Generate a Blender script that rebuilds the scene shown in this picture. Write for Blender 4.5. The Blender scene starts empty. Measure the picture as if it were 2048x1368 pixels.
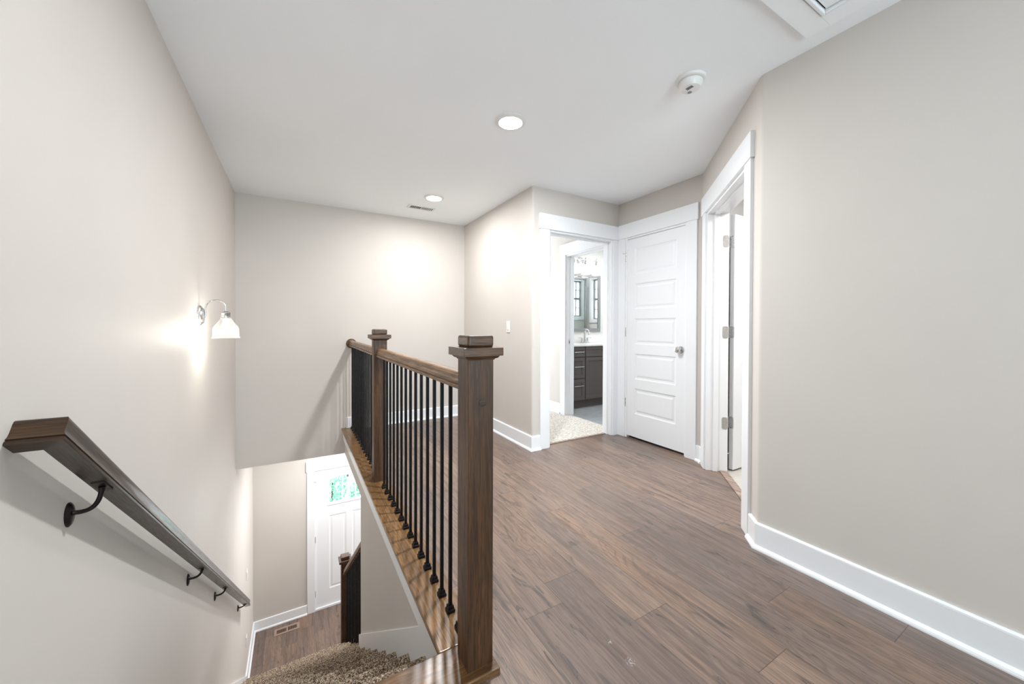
import bpy, bmesh, math, random
from mathutils import Vector, Matrix
PI = math.pi
random.seed(7)
S = bpy.context.scene
C = S.collection

# ---------------------------------------------------------------- camera, world, lights, exposure
CAMH = 1.147
F_PX, YAW, PITCH, ROLL, CY = 743.982, 0.524078, 0.0096467, 0.0029342, 659.778
cam = bpy.data.cameras.new('camera'); cam.sensor_width = 36; cam.sensor_fit = 'HORIZONTAL'
cam.lens = F_PX/2048*36; cam.shift_y = -(684-CY)/2048; cam.clip_start = 0.02
co = bpy.data.objects.new('camera', cam); C.objects.link(co)
fw = Vector((math.sin(YAW)*math.cos(PITCH), math.cos(YAW)*math.cos(PITCH), -math.sin(PITCH)))
ri = Vector((math.cos(YAW), -math.sin(YAW), 0)); up = ri.cross(fw)
r2 = ri*math.cos(ROLL)+up*math.sin(ROLL); u2 = -ri*math.sin(ROLL)+up*math.cos(ROLL)
m = Matrix((r2, u2, -fw)).transposed().to_4x4(); m.translation = (0, 0, CAMH)
co.matrix_world = m
S.camera = co

S.view_settings.view_transform = 'Standard'; S.view_settings.look = 'None'
S.view_settings.gamma = 1; S.view_settings.exposure = 0.80
S.view_settings.use_curve_mapping = False
w = bpy.data.worlds.new('world'); S.world = w; w.use_nodes = True
w.node_tree.nodes['Background'].inputs[0].default_value = (0.80, 0.90, 1.0, 1)
w.node_tree.nodes['Background'].inputs[1].default_value = 2.9

def area(name, loc, size, power, rot=(0, 0, 0), col=(1, 1, 1), shape='RECTANGLE', size_y=None, spread=PI):
    l = bpy.data.lights.new(name, 'AREA'); l.energy = power; l.color = col
    l.shape = shape; l.size = size; l.spread = spread
    if size_y: l.size_y = size_y
    o = bpy.data.objects.new(name, l); C.objects.link(o); o.location = loc; o.rotation_euler = rot
    return o
# added fill, standing in for daylight from an unseen window behind the camera
area('rear_window_fill', (0.8, -2.82, 1.30), 2.3, 27, (PI/2+0.95, 0, 0), (0.84, 0.935, 1.0), size_y=2.1)
# hall recessed lamps (the discs just under the two lenses in view, and an added, unseen one over the stair head)
WARM = (0.99, 0.985, 0.975)
DOWN = [(1.17, 2.051), (1.196, 3.645)]
area('downlight_lamp', (1.17, 2.051, 2.417), 0.12, 27, (0, 0, 0), (0.95, 0.98, 1.0), 'DISK')
area('downlight_lamp', (1.196, 3.645, 2.417), 0.12, 11, (0, 0, 0), WARM, 'DISK')
area('downlight_lamp', (0.10, 0.90, 2.42), 0.20, 2.2, (0, 0, 0), WARM, 'DISK')  # added out of view, no fixture built
# added fills for the bedroom, bathroom and laundry, tied to no fixture
area('bedroom_fill', (2.30, 5.9, 1.5), 0.5, 26, (-PI/2, 0, 0), (1, 1, 1), size_y=1.4)
area('bathroom_fill', (4.3, 3.65, 2.40), 0.6, 11, (0, 0, 0), (1, 1, 0.98), 'DISK')
area('laundry_fill', (3.1, 0.6, 2.38), 0.7, 24, (0, 0, 0), (1, 1, 1), 'DISK')
# entry downstairs: two added fills out of view
area('entry_top_fill', (0.5, 5.2, -0.31), 0.35, 17, (0, 0, 0), WARM, 'DISK')
area('entry_side_fill', (2.6, 5.2, -1.6), 1.2, 26, (0, PI/2, 0), (1, 1, 1), size_y=1.8)  # added side panel, no window on this side

# ---------------------------------------------------------------- node helpers
class NT:
    def __init__(s, name):
        s.m = bpy.data.materials.new(name); s.m.use_nodes = True
        s.t = s.m.node_tree; s.b = s.t.nodes['Principled BSDF']
        s.pos = s.t.nodes.new('ShaderNodeNewGeometry').outputs['Position']
    def lk(s, a, sock):
        if isinstance(a, bpy.types.NodeSocket): s.t.links.new(a, sock)
        elif isinstance(a, (tuple, list)) and len(a) == 3 and sock.type == 'RGBA': sock.default_value = (*a, 1)
        else: sock.default_value = a
    def math(s, op, a, b=0.0, c=None):
        n = s.t.nodes.new('ShaderNodeMath'); n.operation = op
        s.lk(a, n.inputs[0]); s.lk(b, n.inputs[1])
        if c is not None: s.lk(c, n.inputs[2])
        return n.outputs[0]
    def sep(s, v):
        n = s.t.nodes.new('ShaderNodeSeparateXYZ'); s.lk(v, n.inputs[0]); return n.outputs
    def vec(s, x, y, z=0.0):
        n = s.t.nodes.new('ShaderNodeCombineXYZ')
        for i, a in enumerate((x, y, z)): s.lk(a, n.inputs[i])
        return n.outputs[0]
    def scale(s, v, sc):
        n = s.t.nodes.new('ShaderNodeVectorMath'); n.operation = 'MULTIPLY'
        s.lk(v, n.inputs[0]); n.inputs[1].default_value = sc; return n.outputs[0]
    def add(s, a, b):
        n = s.t.nodes.new('ShaderNodeVectorMath'); n.operation = 'ADD'
        s.lk(a, n.inputs[0]); s.lk(b, n.inputs[1]); return n.outputs[0]
    def noise(s, v, scale=1.0, detail=3.0, rough=0.5, dist=0.0):
        n = s.t.nodes.new('ShaderNodeTexNoise'); s.lk(v, n.inputs['Vector'])
        n.inputs['Scale'].default_value = scale; n.inputs['Detail'].default_value = detail
        n.inputs['Roughness'].default_value = rough; n.inputs['Distortion'].default_value = dist
        return n.outputs['Fac']
    def white(s, v):
        n = s.t.nodes.new('ShaderNodeTexWhiteNoise'); n.noise_dimensions = '3D'; s.lk(v, n.inputs['Vector'])
        return n.outputs['Value']
    def voro(s, v, scale, out='Color'):
        n = s.t.nodes.new('ShaderNodeTexVoronoi'); s.lk(v, n.inputs['Vector']); n.inputs['Scale'].default_value = scale
        return n.outputs[out]
    def ramp(s, f, stops):
        n = s.t.nodes.new('ShaderNodeValToRGB'); s.lk(f, n.inputs[0]); e = n.color_ramp.elements
        while len(e) < len(stops): e.new(0.5)
        for i, (p, c) in enumerate(stops): e[i].position = p; e[i].color = (*c, 1) if len(c) == 3 else c
        return n.outputs[0]
    def mr(s, f, a, b, c=0.0, d=1.0):
        n = s.t.nodes.new('ShaderNodeMapRange'); s.lk(f, n.inputs[0])
        for i, x in enumerate((a, b, c, d)): n.inputs[i+1].default_value = x
        return n.outputs[0]
    def mix(s, f, a, b, mode='MIX'):
        n = s.t.nodes.new('ShaderNodeMix'); n.data_type = 'RGBA'; n.blend_type = mode
        s.lk(f, n.inputs[0]); s.lk(a, n.inputs[6]); s.lk(b, n.inputs[7]); return n.outputs[2]
    def bump(s, h, strength, dist=0.001):
        n = s.t.nodes.new('ShaderNodeBump'); s.lk(h, n.inputs['Height'])
        n.inputs['Strength'].default_value = strength; n.inputs['Distance'].default_value = dist
        s.t.links.new(n.outputs[0], s.b.inputs['Normal'])
    def fin(s, col, rough=0.5, metal=0.0, spec=0.5, coat=0.0, coat_r=0.1):
        s.lk(col, s.b.inputs['Base Color']); s.lk(rough, s.b.inputs['Roughness'])
        s.b.inputs['Metallic'].default_value = metal; s.b.inputs['Specular IOR Level'].default_value = spec
        s.b.inputs['Coat Weight'].default_value = coat; s.b.inputs['Coat Roughness'].default_value = coat_r
        return s.m

def paint(name, col, rough, bs=0.05, sc=350.0, spec=0.35, var=0.015):
    n = NT(name); f = n.noise(n.pos, 1.7, 2)
    c = n.mix(n.mr(f, 0.35, 0.65), tuple(x*(1-var) for x in col), tuple(min(1, x*(1+var)) for x in col))
    n.bump(n.noise(n.pos, sc, 2), bs, 0.0006)
    return n.fin(c, rough, spec=spec)
M = {}
M['wall'] = paint('greige_wall_paint', (0.630, 0.592, 0.553), 0.55, 0.12)
M['ceil'] = paint('flat_ceiling_paint', (0.93, 0.96, 0.99), 0.9, 0.10, 220)
M['trim'] = paint('white_semi_gloss_trim', (0.865, 0.885, 0.91), 0.30, 0.02, 90, 0.5, 0.004)
M['plastic'] = paint('white_plastic', (0.80, 0.80, 0.79), 0.35, 0.0, 90, 0.5, 0.0)
M['whitewall'] = paint('white_bath_wall', (0.76, 0.75, 0.73), 0.6, 0.05)
M['counter'] = paint('white_cultured_marble', (0.86, 0.86, 0.85), 0.15, 0.0, 90, 0.5, 0.01)
M['cabinet'] = paint('charcoal_cabinet_paint', (0.12, 0.103, 0.10), 0.4, 0.05, 300, 0.4)
M['closet_shade'] = paint('closet_shade_black', (0.03, 0.03, 0.03), 0.9, 0.0)  # black standing in for the shade behind the closet door

def flat(name, col, rough, metal=0.0, spec=0.5, sc=120.0, bs=0.03):
    n = NT(name); n.bump(n.noise(n.pos, sc, 2), bs, 0.0005)
    r = n.mr(n.noise(n.pos, 40, 2), 0.3, 0.7, rough*0.85, rough*1.15)
    return n.fin(col, r, metal, spec)
M['iron'] = flat('satin_black_iron', (0.004, 0.004, 0.0045), 0.42, 0.0, 0.22)
M['bronze'] = flat('dark_bronze', (0.02, 0.017, 0.015), 0.3, 0.6, 0.5)
M['nickel'] = flat('brushed_nickel', (0.60, 0.60, 0.60), 0.28, 1.0)
M['chrome'] = flat('polished_chrome', (0.75, 0.75, 0.75), 0.15, 1.0)
M['grey_frame'] = flat('grey_mirror_frame', (0.25, 0.25, 0.26), 0.45, 0.0)
M['register'] = flat('tan_register_enamel', (0.36, 0.25, 0.20), 0.4)
M['dark'] = flat('slot_shade_black', (0.01, 0.01, 0.01), 0.9, 0.0, 0.1)  # near-black standing in for the shade inside slots, holes and ducts
M['mirror'] = flat('mirror_silver', (0.92, 0.93, 0.93), 0.015, 1.0, bs=0.0)

def emit(name, col, st):
    n = NT(name); n.b.inputs['Base Color'].default_value = (1, 1, 1, 1)
    n.b.inputs['Emission Color'].default_value = (*col, 1); n.b.inputs['Emission Strength'].default_value = st
    return n.m
M['lens'] = emit('lit_lens', (1, 0.97, 0.93), 18.0)
M['bulb'] = emit('lit_bulb', (1, 0.95, 0.86), 14.0)
M['bathshade'] = emit('lit_bath_shade', (1, 0.97, 0.92), 2.0)

def glass(name, tint=(1, 1, 1), gl=0.12, ripple=0.0, milk=0.0):
    m_ = bpy.data.materials.new(name); m_.use_nodes = True; t = m_.node_tree; t.nodes.clear()
    o = t.nodes.new('ShaderNodeOutputMaterial'); mx = t.nodes.new('ShaderNodeMixShader')
    tr = t.nodes.new('ShaderNodeBsdfTransparent'); tr.inputs[0].default_value = (*tint, 1)
    g = t.nodes.new('ShaderNodeBsdfGlossy'); g.inputs['Roughness'].default_value = 0.06
    fr = t.nodes.new('ShaderNodeLayerWeight'); fr.inputs[0].default_value = gl
    if ripple:
        geo = t.nodes.new('ShaderNodeNewGeometry'); nz = t.nodes.new('ShaderNodeTexNoise'); nz.inputs['Scale'].default_value = 90
        bp = t.nodes.new('ShaderNodeBump'); bp.inputs['Strength'].default_value = ripple; bp.inputs['Distance'].default_value = 0.003
        t.links.new(geo.outputs['Position'], nz.inputs['Vector']); t.links.new(nz.outputs['Fac'], bp.inputs['Height'])
        t.links.new(bp.outputs[0], g.inputs['Normal']); t.links.new(bp.outputs[0], fr.inputs['Normal'])
    t.links.new(fr.outputs['Facing'] if ripple else fr.outputs['Fresnel'], mx.inputs[0])
    t.links.new(tr.outputs[0], mx.inputs[1]); t.links.new(g.outputs[0], mx.inputs[2]); t.links.new(mx.outputs[0], o.inputs[0])
    if milk:
        tl = t.nodes.new('ShaderNodeBsdfTranslucent'); df = t.nodes.new('ShaderNodeBsdfDiffuse'); m1 = t.nodes.new('ShaderNodeMixShader'); m2 = t.nodes.new('ShaderNodeMixShader')
        t.links.new(tl.outputs[0], m1.inputs[1]); t.links.new(df.outputs[0], m1.inputs[2]); m2.inputs[0].default_value = milk
        t.links.new(mx.outputs[0], m2.inputs[1]); t.links.new(m1.outputs[0], m2.inputs[2]); t.links.new(m2.outputs[0], o.inputs[0])
    return m_
M['pane'] = glass('window_pane_glass', (0.97, 1, 0.99))
M['shade'] = glass('seeded_clear_glass', (0.985, 0.98, 0.97), 0.25, 0.18, 0.035)

# plank floor: rows run along y, 0.186 m wide, 1.22 m long
def plank_mat(name, x0, pins, seed, scuffs=()):
    n = NT(name); P = n.sep(n.pos); W, L = 0.186, 1.22
    rx = n.math('DIVIDE', n.math('SUBTRACT', P[0], x0), W); row = n.math('FLOOR', rx)
    off = n.math('MULTIPLY', n.white(n.vec(row, seed, 0.3)), L)
    for k, v in pins.items():
        c = n.math('COMPARE', row, float(k), 0.1)
        off = n.math('ADD', n.math('MULTIPLY', off, n.math('SUBTRACT', 1.0, c)), n.math('MULTIPLY', c, v))
    ty = n.math('DIVIDE', n.math('SUBTRACT', P[1], off), L); cell = n.math('FLOOR', ty)
    idv = n.vec(row, cell, seed); r1 = n.white(idv); r2_ = n.white(n.add(idv, (3.3, 7.1, 1.7)))
    fx = n.math('MULTIPLY', n.math('FRACT', rx), W); fy = n.math('MULTIPLY', n.math('FRACT', ty), L)
    d = n.math('MINIMUM', n.math('MINIMUM', fx, n.math('SUBTRACT', W, fx)), n.math('MINIMUM', fy, n.math('SUBTRACT', L, fy)))
    seam = n.mr(d, 0.0006, 0.0016, 1.0, 0.0)
    o = n.scale(n.vec(r1, r2_, r1), (40.0, 60.0, 9.0)); pv = n.add(n.pos, o)
    warp = n.noise(n.scale(pv, (7, 1.1, 7)), 1.0, 3, 0.55, 0.6)
    rings = n.math('SINE', n.math('MULTIPLY', warp, 95.0))
    fine = n.noise(n.scale(pv, (260, 9, 1)), 1.0, 3, 0.65)
    med = n.noise(n.scale(pv, (38, 1.7, 1)), 1.0, 4, 0.6)
    base = n.ramp(r1, [(0.0, (0.300, 0.196, 0.140)), (0.3, (0.225, 0.162, 0.130)), (0.55, (0.325, 0.222, 0.164)), (0.8, (0.200, 0.148, 0.124)), (1.0, (0.345, 0.215, 0.140))])
    base = n.mix(n.mr(warp, 0.38, 0.66, 0.0, 0.55), base, (0.175, 0.142, 0.132))
    base = n.mix(n.mr(med, 0.44, 0.74, 0.0, 0.7), base, (0.085, 0.060, 0.050))
    base = n.mix(n.math('MULTIPLY', n.mr(rings, 0.35, 1.0, 0.0, 0.40), n.mr(n.noise(n.scale(pv, (3, 0.8, 1)), 1.0, 2), 0.45, 0.6)), base, (0.09, 0.066, 0.057))
    base = n.mix(n.mr(fine, 0.46, 0.74, 0.0, 0.8), base, (0.085, 0.060, 0.050))
    kn = n.noise(n.add(n.scale(pv, (17, 3.4, 5)), (5.0, 2.0, 1.0)), 1.0, 2, 0.5, 1.1)
    base = n.mix(n.math('MULTIPLY', n.mr(kn, 0.62, 0.75, 0.0, 1.0), n.mr(n.noise(n.scale(pv, (60, 12, 1)), 1.0, 3, 0.7), 0.30, 0.62, 0.25, 0.95)), base, (0.055, 0.052, 0.053))
    crack = n.math('MULTIPLY', n.mr(n.math('ABSOLUTE', n.math('SUBTRACT', kn, 0.665)), 0.0, 0.014, 1.0, 0.0), n.mr(fine, 0.3, 0.6))
    base = n.mix(n.math('MULTIPLY', crack, 0.8), base, (0.035, 0.03, 0.03))
    base = n.mix(n.math('MULTIPLY', seam, 0.75), base, (0.05, 0.035, 0.03))
    for sx_, sy_, sr_ in scuffs:   # dried white paint scuffs on the boards
        dx_ = n.math('SUBTRACT', P[0], sx_); dy_ = n.math('SUBTRACT', P[1], sy_)
        dd_ = n.math('SQRT', n.math('ADD', n.math('MULTIPLY', dx_, dx_), n.math('MULTIPLY', dy_, dy_)))
        mk = n.math('MULTIPLY', n.mr(dd_, sr_*0.5, sr_, 1.0, 0.0), n.mr(n.noise(n.pos, 140, 3, 0.7), 0.50, 0.60))
        base = n.mix(n.math('MULTIPLY', mk, 0.7), base, (0.62, 0.60, 0.58))
    n.bump(n.math('SUBTRACT', n.math('MULTIPLY', fine, 0.25), seam), 0.25, 0.0008)
    return n.fin(base, n.mr(fine, 0.3, 0.8, 0.29, 0.44), spec=0.45)
SCUFF = ((0.985, 0.889, 0.020), (0.985, 0.982, 0.012))
M['plank'] = plank_mat('rustic_oak_plank_floor', 0.766, {0: 1.222, 2: 1.005, 3: 0.648, 4: 1.455, 6: 0.465}, 1.0, SCUFF)
M['plank_low'] = plank_mat('rustic_oak_plank_floor_entry', 0.0, {}, 5.0)

# stained oak, grain along a given axis
def oak(name, axis, dark, light, rough=0.33, coat=0.25, gs=1.0, tilt=0.0):
    n = NT(name)
    if tilt:   # grain follows a rail sloping down along +y
        P = n.sep(n.pos); c_, s_ = math.cos(tilt), math.sin(tilt)
        n.pos = n.vec(P[0], n.math('SUBTRACT', n.math('MULTIPLY', P[1], c_), n.math('MULTIPLY', P[2], s_)), n.math('ADD', n.math('MULTIPLY', P[1], s_), n.math('MULTIPLY', P[2], c_)))
    long_, cross = 2.6*gs, 95.0*gs
    sc = [cross, cross, cross]; sc[axis] = long_
    a = n.noise(n.scale(n.pos, tuple(sc)), 1.0, 4, 0.65)
    sc2 = [9.0, 9.0, 9.0]; sc2[axis] = 0.9
    b = n.noise(n.scale(n.pos, tuple(sc2)), 1.0, 3, 0.5, 0.8)
    rings = n.math('SINE', n.math('MULTIPLY', b, 80.0))
    sc3 = [420.0, 420.0, 420.0]; sc3[axis] = 14.0
    pore = n.noise(n.scale(n.pos, tuple(sc3)), 1.0, 2, 0.6)
    c = n.mix(n.mr(b, 0.3, 0.7), dark, light)
    c = n.mix(n.mr(a, 0.40, 0.66, 0.0, 0.85), c, tuple(x*0.45 for x in dark))
    c = n.mix(n.mr(rings, 0.2, 1.0, 0.0, 0.45), c, tuple(x*0.4 for x in dark))
    c = n.mix(n.mr(pore, 0.50, 0.68, 0.0, 0.85), c, tuple(x*0.25 for x in dark))
    n.bump(n.math('SUBTRACT', n.math('MULTIPLY', a, 0.4), pore), 0.07, 0.0004)
    return n.fin(c, n.mr(pore, 0.4, 0.8, rough, rough+0.15), spec=0.5, coat=coat, coat_r=0.18)
D1, L1 = (0.056, 0.023, 0.0075), (0.175, 0.080, 0.029)
M['oak_z'] = oak('stained_oak_upright', 2, D1, L1, 0.42, 0.05)
M['oak_y'] = oak('stained_oak_rail', 1, (0.17, 0.082, 0.032), (0.41, 0.226, 0.104), 0.38, 0.1)
M['oak_cap'] = oak('stained_oak_cap', 1, (0.21, 0.102, 0.034), (0.42, 0.225, 0.082), 0.30, 0.2)
M['oak_x'] = oak('stained_oak_cross', 0, (0.075, 0.035, 0.014), (0.17, 0.084, 0.037), 0.36, 0.05)
M['oak_land'] = oak('stained_oak_landing', 0, (0.15, 0.068, 0.023), (0.32, 0.162, 0.062), 0.24, 0.3)
M['oak_grab'] = oak('dark_stained_oak_handrail', 1, (0.016, 0.008, 0.004), (0.045, 0.021, 0.010), 0.32, 0.45, 1.0, 0.6474)
M['oak_grab_x'] = oak('dark_stained_oak_return', 0, (0.028, 0.012, 0.004), (0.125, 0.055, 0.017), 0.35, 0.05)
M['strip'] = oak('threshold_wood', 1, (0.40, 0.29, 0.23), (0.52, 0.39, 0.31), 0.45, 0.0)

def carpet(name, stops, sc):
    n = NT(name)
    v = n.sep(n.voro(n.pos, sc))[0]
    c = n.ramp(n.math('ADD', n.math('MULTIPLY', v, 0.75), n.math('MULTIPLY', n.noise(n.pos, sc*0.8, 2), 0.3)), stops)
    n.bump(n.noise(n.pos, sc*1.1, 2, 0.7), 0.6, 0.003)
    return n.fin(c, 0.95, spec=0.1)
M['stair_carpet'] = carpet('speckled_brown_carpet', [(0.08, (0.03, 0.018, 0.011)), (0.36, (0.13, 0.085, 0.055)), (0.60, (0.32, 0.24, 0.17)), (0.92, (0.66, 0.57, 0.46))], 260)
M['bed_carpet'] = carpet('pale_bedroom_carpet', [(0.05, (0.34, 0.30, 0.26)), (0.5, (0.58, 0.54, 0.49)), (0.95, (0.80, 0.77, 0.72))], 110)
def tile(name, col, tw, th_, ox=0.0, oy=0.0):
    n = NT(name); P = n.sep(n.pos)
    a = n.math('DIVIDE', n.math('ADD', P[0], ox), tw); b = n.math('DIVIDE', n.math('ADD', P[1], oy), th_)
    fa = n.math('MULTIPLY', n.math('FRACT', a), tw); fb = n.math('MULTIPLY', n.math('FRACT', b), th_)
    g = n.math('MAXIMUM', n.mr(fa, 0.002, 0.004, 1, 0), n.mr(fb, 0.002, 0.004, 1, 0))
    vein = n.noise(n.scale(n.pos, (2.5, 9, 1)), 1.0, 4, 0.6, 1.5)
    c = n.mix(n.mr(vein, 0.35, 0.7), tuple(x*0.8 for x in col), col)
    c = n.mix(g, c, (0.62, 0.58, 0.52))
    n.bump(n.math('SUBTRACT', 1.0, g), 0.2, 0.001)
    return n.fin(c, 0.3)
M['bath_tile'] = tile('grey_marble_bath_tile', (0.42, 0.45, 0.47), 0.6, 0.3)
M['laundry_tile'] = tile('beige_stone_tile', (0.60, 0.56, 0.50), 0.3, 0.3)
def leafmat(name, a, b):
    n = NT(name); return n.fin(n.mix(n.white(n.scale(n.pos, (30, 30, 30))), a, b), 0.6)
M['leaf'] = leafmat('shrub_leaf', (0.20, 0.48, 0.30), (0.42, 0.74, 0.54))
M['lawn'] = leafmat('pale_path', (0.80, 0.84, 0.80), (0.86, 0.90, 0.87))
M['bark'] = flat('shrub_bark', (0.1, 0.07, 0.05), 0.8)

# ---------------------------------------------------------------- mesh helpers (all take world coordinates)
def wloc(o):
    v = Vector((0, 0, 0))
    while o: v += o.location; o = o.parent
    return v
def obj(name, bm, mat, parent=None, loc=None, smooth=False, bevel=0, seg=2):
    if bm.faces: bmesh.ops.recalc_face_normals(bm, faces=bm.faces[:])
    if parent is not None: off = wloc(parent)
    elif loc is not None: off = Vector(loc)
    else: off = Vector((0, 0, 0))
    bmesh.ops.translate(bm, verts=bm.verts[:], vec=-off)
    me = bpy.data.meshes.new(name); bm.to_mesh(me); bm.free()
    me.materials.append(M[mat] if isinstance(mat, str) else mat)
    o = bpy.data.objects.new(name, me); C.objects.link(o)
    if parent is not None: o.parent = parent
    elif loc is not None: o.location = loc
    if smooth:
        for p in me.polygons: p.use_smooth = True
        try: me.set_sharp_from_angle(angle=math.radians(38))
        except Exception: pass
    if bevel:
        b = o.modifiers.new('bevel', 'BEVEL'); b.width = bevel; b.segments = seg; b.limit_method = 'ANGLE'; b.harden_normals = False
    return o
def tag(o, label=None, cat=None, group=None, kind=None):
    if label: o['label'] = label
    if cat: o['category'] = cat
    if group: o['group'] = group
    if kind: o['kind'] = kind
    return o
def thing(name, label, cat, loc, group=None):
    o = bpy.data.objects.new(name, None); C.objects.link(o); o.location = loc; o.empty_display_size = 0.05
    return tag(o, label, cat, group)
def struct(name, bm, mat, label=None, cat=None, **k):
    return tag(obj(name, bm, mat, **k), label, cat, kind='structure')
def bx(bm, x0, x1, y0, y1, z0, z1):
    v = [bm.verts.new((x, y, z)) for x in (x0, x1) for y in (y0, y1) for z in (z0, z1)]
    for f in ((0, 1, 3, 2), (4, 6, 7, 5), (0, 4, 5, 1), (2, 3, 7, 6), (0, 2, 6, 4), (1, 5, 7, 3)):
        bm.faces.new([v[i] for i in f])
    return bm
def B(*a): return bx(bmesh.new(), *a)
def prism(bm, poly, z0, z1):
    a = [bm.verts.new((x, y, z0)) for x, y in poly]; b = [bm.verts.new((x, y, z1)) for x, y in poly]
    n = len(poly); bm.faces.new(a); bm.faces.new(b[::-1])
    for i in range(n): bm.faces.new((a[i], a[(i+1) % n], b[(i+1) % n], b[i]))
    return bm
def loft(bm, rings, caps=True, closed=True):
    R = [[bm.verts.new(p) for p in r] for r in rings]; n = len(R[0])
    for a, b in zip(R, R[1:]):
        for i in range(n if closed else n-1):
            j = (i+1) % n; bm.faces.new((a[i], a[j], b[j], b[i]))
    if caps: bm.faces.new(R[0][::-1]); bm.faces.new(R[-1])
    return bm
def lathe(bm, c, prof, axis=(0, 0, 1), n=32, caps=True):
    ax = Vector(axis).normalized(); t = Vector((1, 0, 0)) if abs(ax.x) < 0.9 else Vector((0, 1, 0))
    u = ax.cross(t).normalized(); v = ax.cross(u); c = Vector(c)
    return loft(bm, [[c+ax*h+(u*math.cos(2*PI*k/n)+v*math.sin(2*PI*k/n))*max(r, 1e-4) for k in range(n)] for r, h in prof], caps)
def tube(bm, pts, r, n=12):
    pts = [Vector(p) for p in pts]; rs = r if isinstance(r, (list, tuple)) else [r]*len(pts)
    prev = None; rings = []
    for i, p in enumerate(pts):
        d = (pts[min(i+1, len(pts)-1)]-pts[max(i-1, 0)]).normalized()
        if prev is None:
            prev = d.cross(Vector((0, 0, 1)) if abs(d.z) < 0.9 else Vector((1, 0, 0))).normalized()
        prev = (prev-d*prev.dot(d)).normalized(); q = d.cross(prev)
        rings.append([p+(prev*math.cos(2*PI*k/n)+q*math.sin(2*PI*k/n))*rs[i] for k in range(n)])
    return loft(bm, rings)
def bez(p0, p1, p2, p3, n=12):
    P = [Vector(p) for p in (p0, p1, p2, p3)]
    return [P[0]*(1-t)**3+P[1]*3*t*(1-t)**2+P[2]*3*t*t*(1-t)+P[3]*t**3 for t in [i/n for i in range(n+1)]]
def sweep_plan(bm, path, prof, z0=0.0):
    """sweep profile [(distance to the left of the path, z)] along a plan polyline with mitred corners"""
    P = [Vector(p) for p in path]; rings = []
    for i, p in enumerate(P):
        d0 = (P[i]-P[i-1]).normalized() if i else (P[1]-P[0]).normalized()
        d1 = (P[i+1]-P[i]).normalized() if i < len(P)-1 else d0
        n0, n1 = Vector((-d0.y, d0.x)), Vector((-d1.y, d1.x))
        mm = (n0+n1).normalized(); mm = mm/mm.dot(n0)
        rings.append([(p.x+mm.x*d, p.y+mm.y*d, z0+z) for d, z in prof])
    return loft(bm, rings)
def arc(cx, cy, r, a0, a1, n=6):
    return [(cx+r*math.cos(a0+(a1-a0)*i/n), cy+r*math.sin(a0+(a1-a0)*i/n)) for i in range(n+1)]

HC = 2.44; XL = -0.52; YB = 4.48; XC = 1.875; YD = 2.87; XK = 2.967; XR = 2.07
ZL = -2.99; YF = 6.055; ZS = -0.262; XW = 0.455
# the 45 degree wall: A is its far end, u runs towards the camera, nn points into the room behind it
A = Vector((2.967, 1.922)); u45 = Vector((-1, -1)).normalized(); nn = Vector((1, -1)).normalized()
def D(s, n): p = A+u45*s+nn*n; return (p.x, p.y)

# ---------------------------------------------------------------- setting
# upper floor
bm = bmesh.new()
prism(bm, [(XL, -2.95), (2.12, -2.95), (2.12, 0.985), D(1.07, 0.10), D(0.17, 0.10), (3.0, 1.95), (3.0, 2.93), (1.93, 2.93), (1.93, YB+0.02), (0.58, YB+0.02), (0.58, 1.073), (XL, 1.073)], -0.02, 0.0)
struct('floor', bm, 'plank')
bm = bmesh.new()
bx(bm, XW, 2.2, 1.15, YB, ZS, -0.0205); bx(bm, XL, 2.2, -2.95, 1.15, ZS, -0.0205)
struct('ceiling_entry', bm, 'wall')
struct('ceiling', B(-0.7, 7.0, -3.1, 6.3, HC, HC+0.06), 'ceil')
struct('wall_left', B(XL-0.12, XL, -3.0, YF+0.12, -3.05, HC), 'wall')
struct('wall_back', B(XL, 2.0, YB, YB+0.12, ZS, HC), 'wall')
# hall wall + left part of the bedroom doorway wall with a rounded outside corner
bm = bmesh.new(); r = 0.02
prism(bm, [(XC, YB)]+arc(XC+r, YD+r, r, PI, 1.5*PI)+[(2.062, YD), (2.062, YD+0.115), (XC+0.12, YD+0.115), (XC+0.12, YB)], 0.0, HC)
bx(bm, 2.062, 2.88, YD, YD+0.115, 2.055, HC)
bx(bm, 2.88, 3.10, YD, YD+0.115, 0.0, HC)
struct('wall_bedroom', bm, 'wall')
# linen closet wall
bm = bmesh.new()
bx(bm, XK, XK+0.10, 2.763, YD, 0, HC); bx(bm, XK, XK+0.10, 1.922, 2.062, 0, HC); bx(bm, XK, XK+0.10, 2.062, 2.763, 2.062, HC)
struct('wall_closet', bm, 'wall')
bm = bmesh.new(); bx(bm, XK+0.045, XK+0.7, 2.0, 2.80, -0.03, 2.2)
struct('closet_shade_block', bm, 'closet_shade')  # solid dark block added behind the door as the shade in its gaps
# 45 degree wall and right wall
bm = bmesh.new()
prism(bm, [D(0, 0), D(0.17, 0), D(0.17, 0.12), D(-0.05, 0.12)], 0, HC)
sc_ = 1.2686; rr = 0.03; k = rr*math.tan(PI/8)
p1 = Vector(D(sc_-k, 0)); cc = p1+nn*rr
a0 = math.atan2(-nn.y, -nn.x)
prism(bm, [D(1.07, 0)]+arc(cc.x, cc.y, rr, a0, PI, 6)+[(XR, -3.0), (XR+0.12, -3.0), (XR+0.12, 0.97), D(1.07, 0.12)], 0, HC)
prism(bm, [D(0.17, 0), D(1.07, 0), D(1.07, 0.12), D(0.17, 0.12)], 2.062, HC)
struct('wall_right', bm, 'wall')
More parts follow.
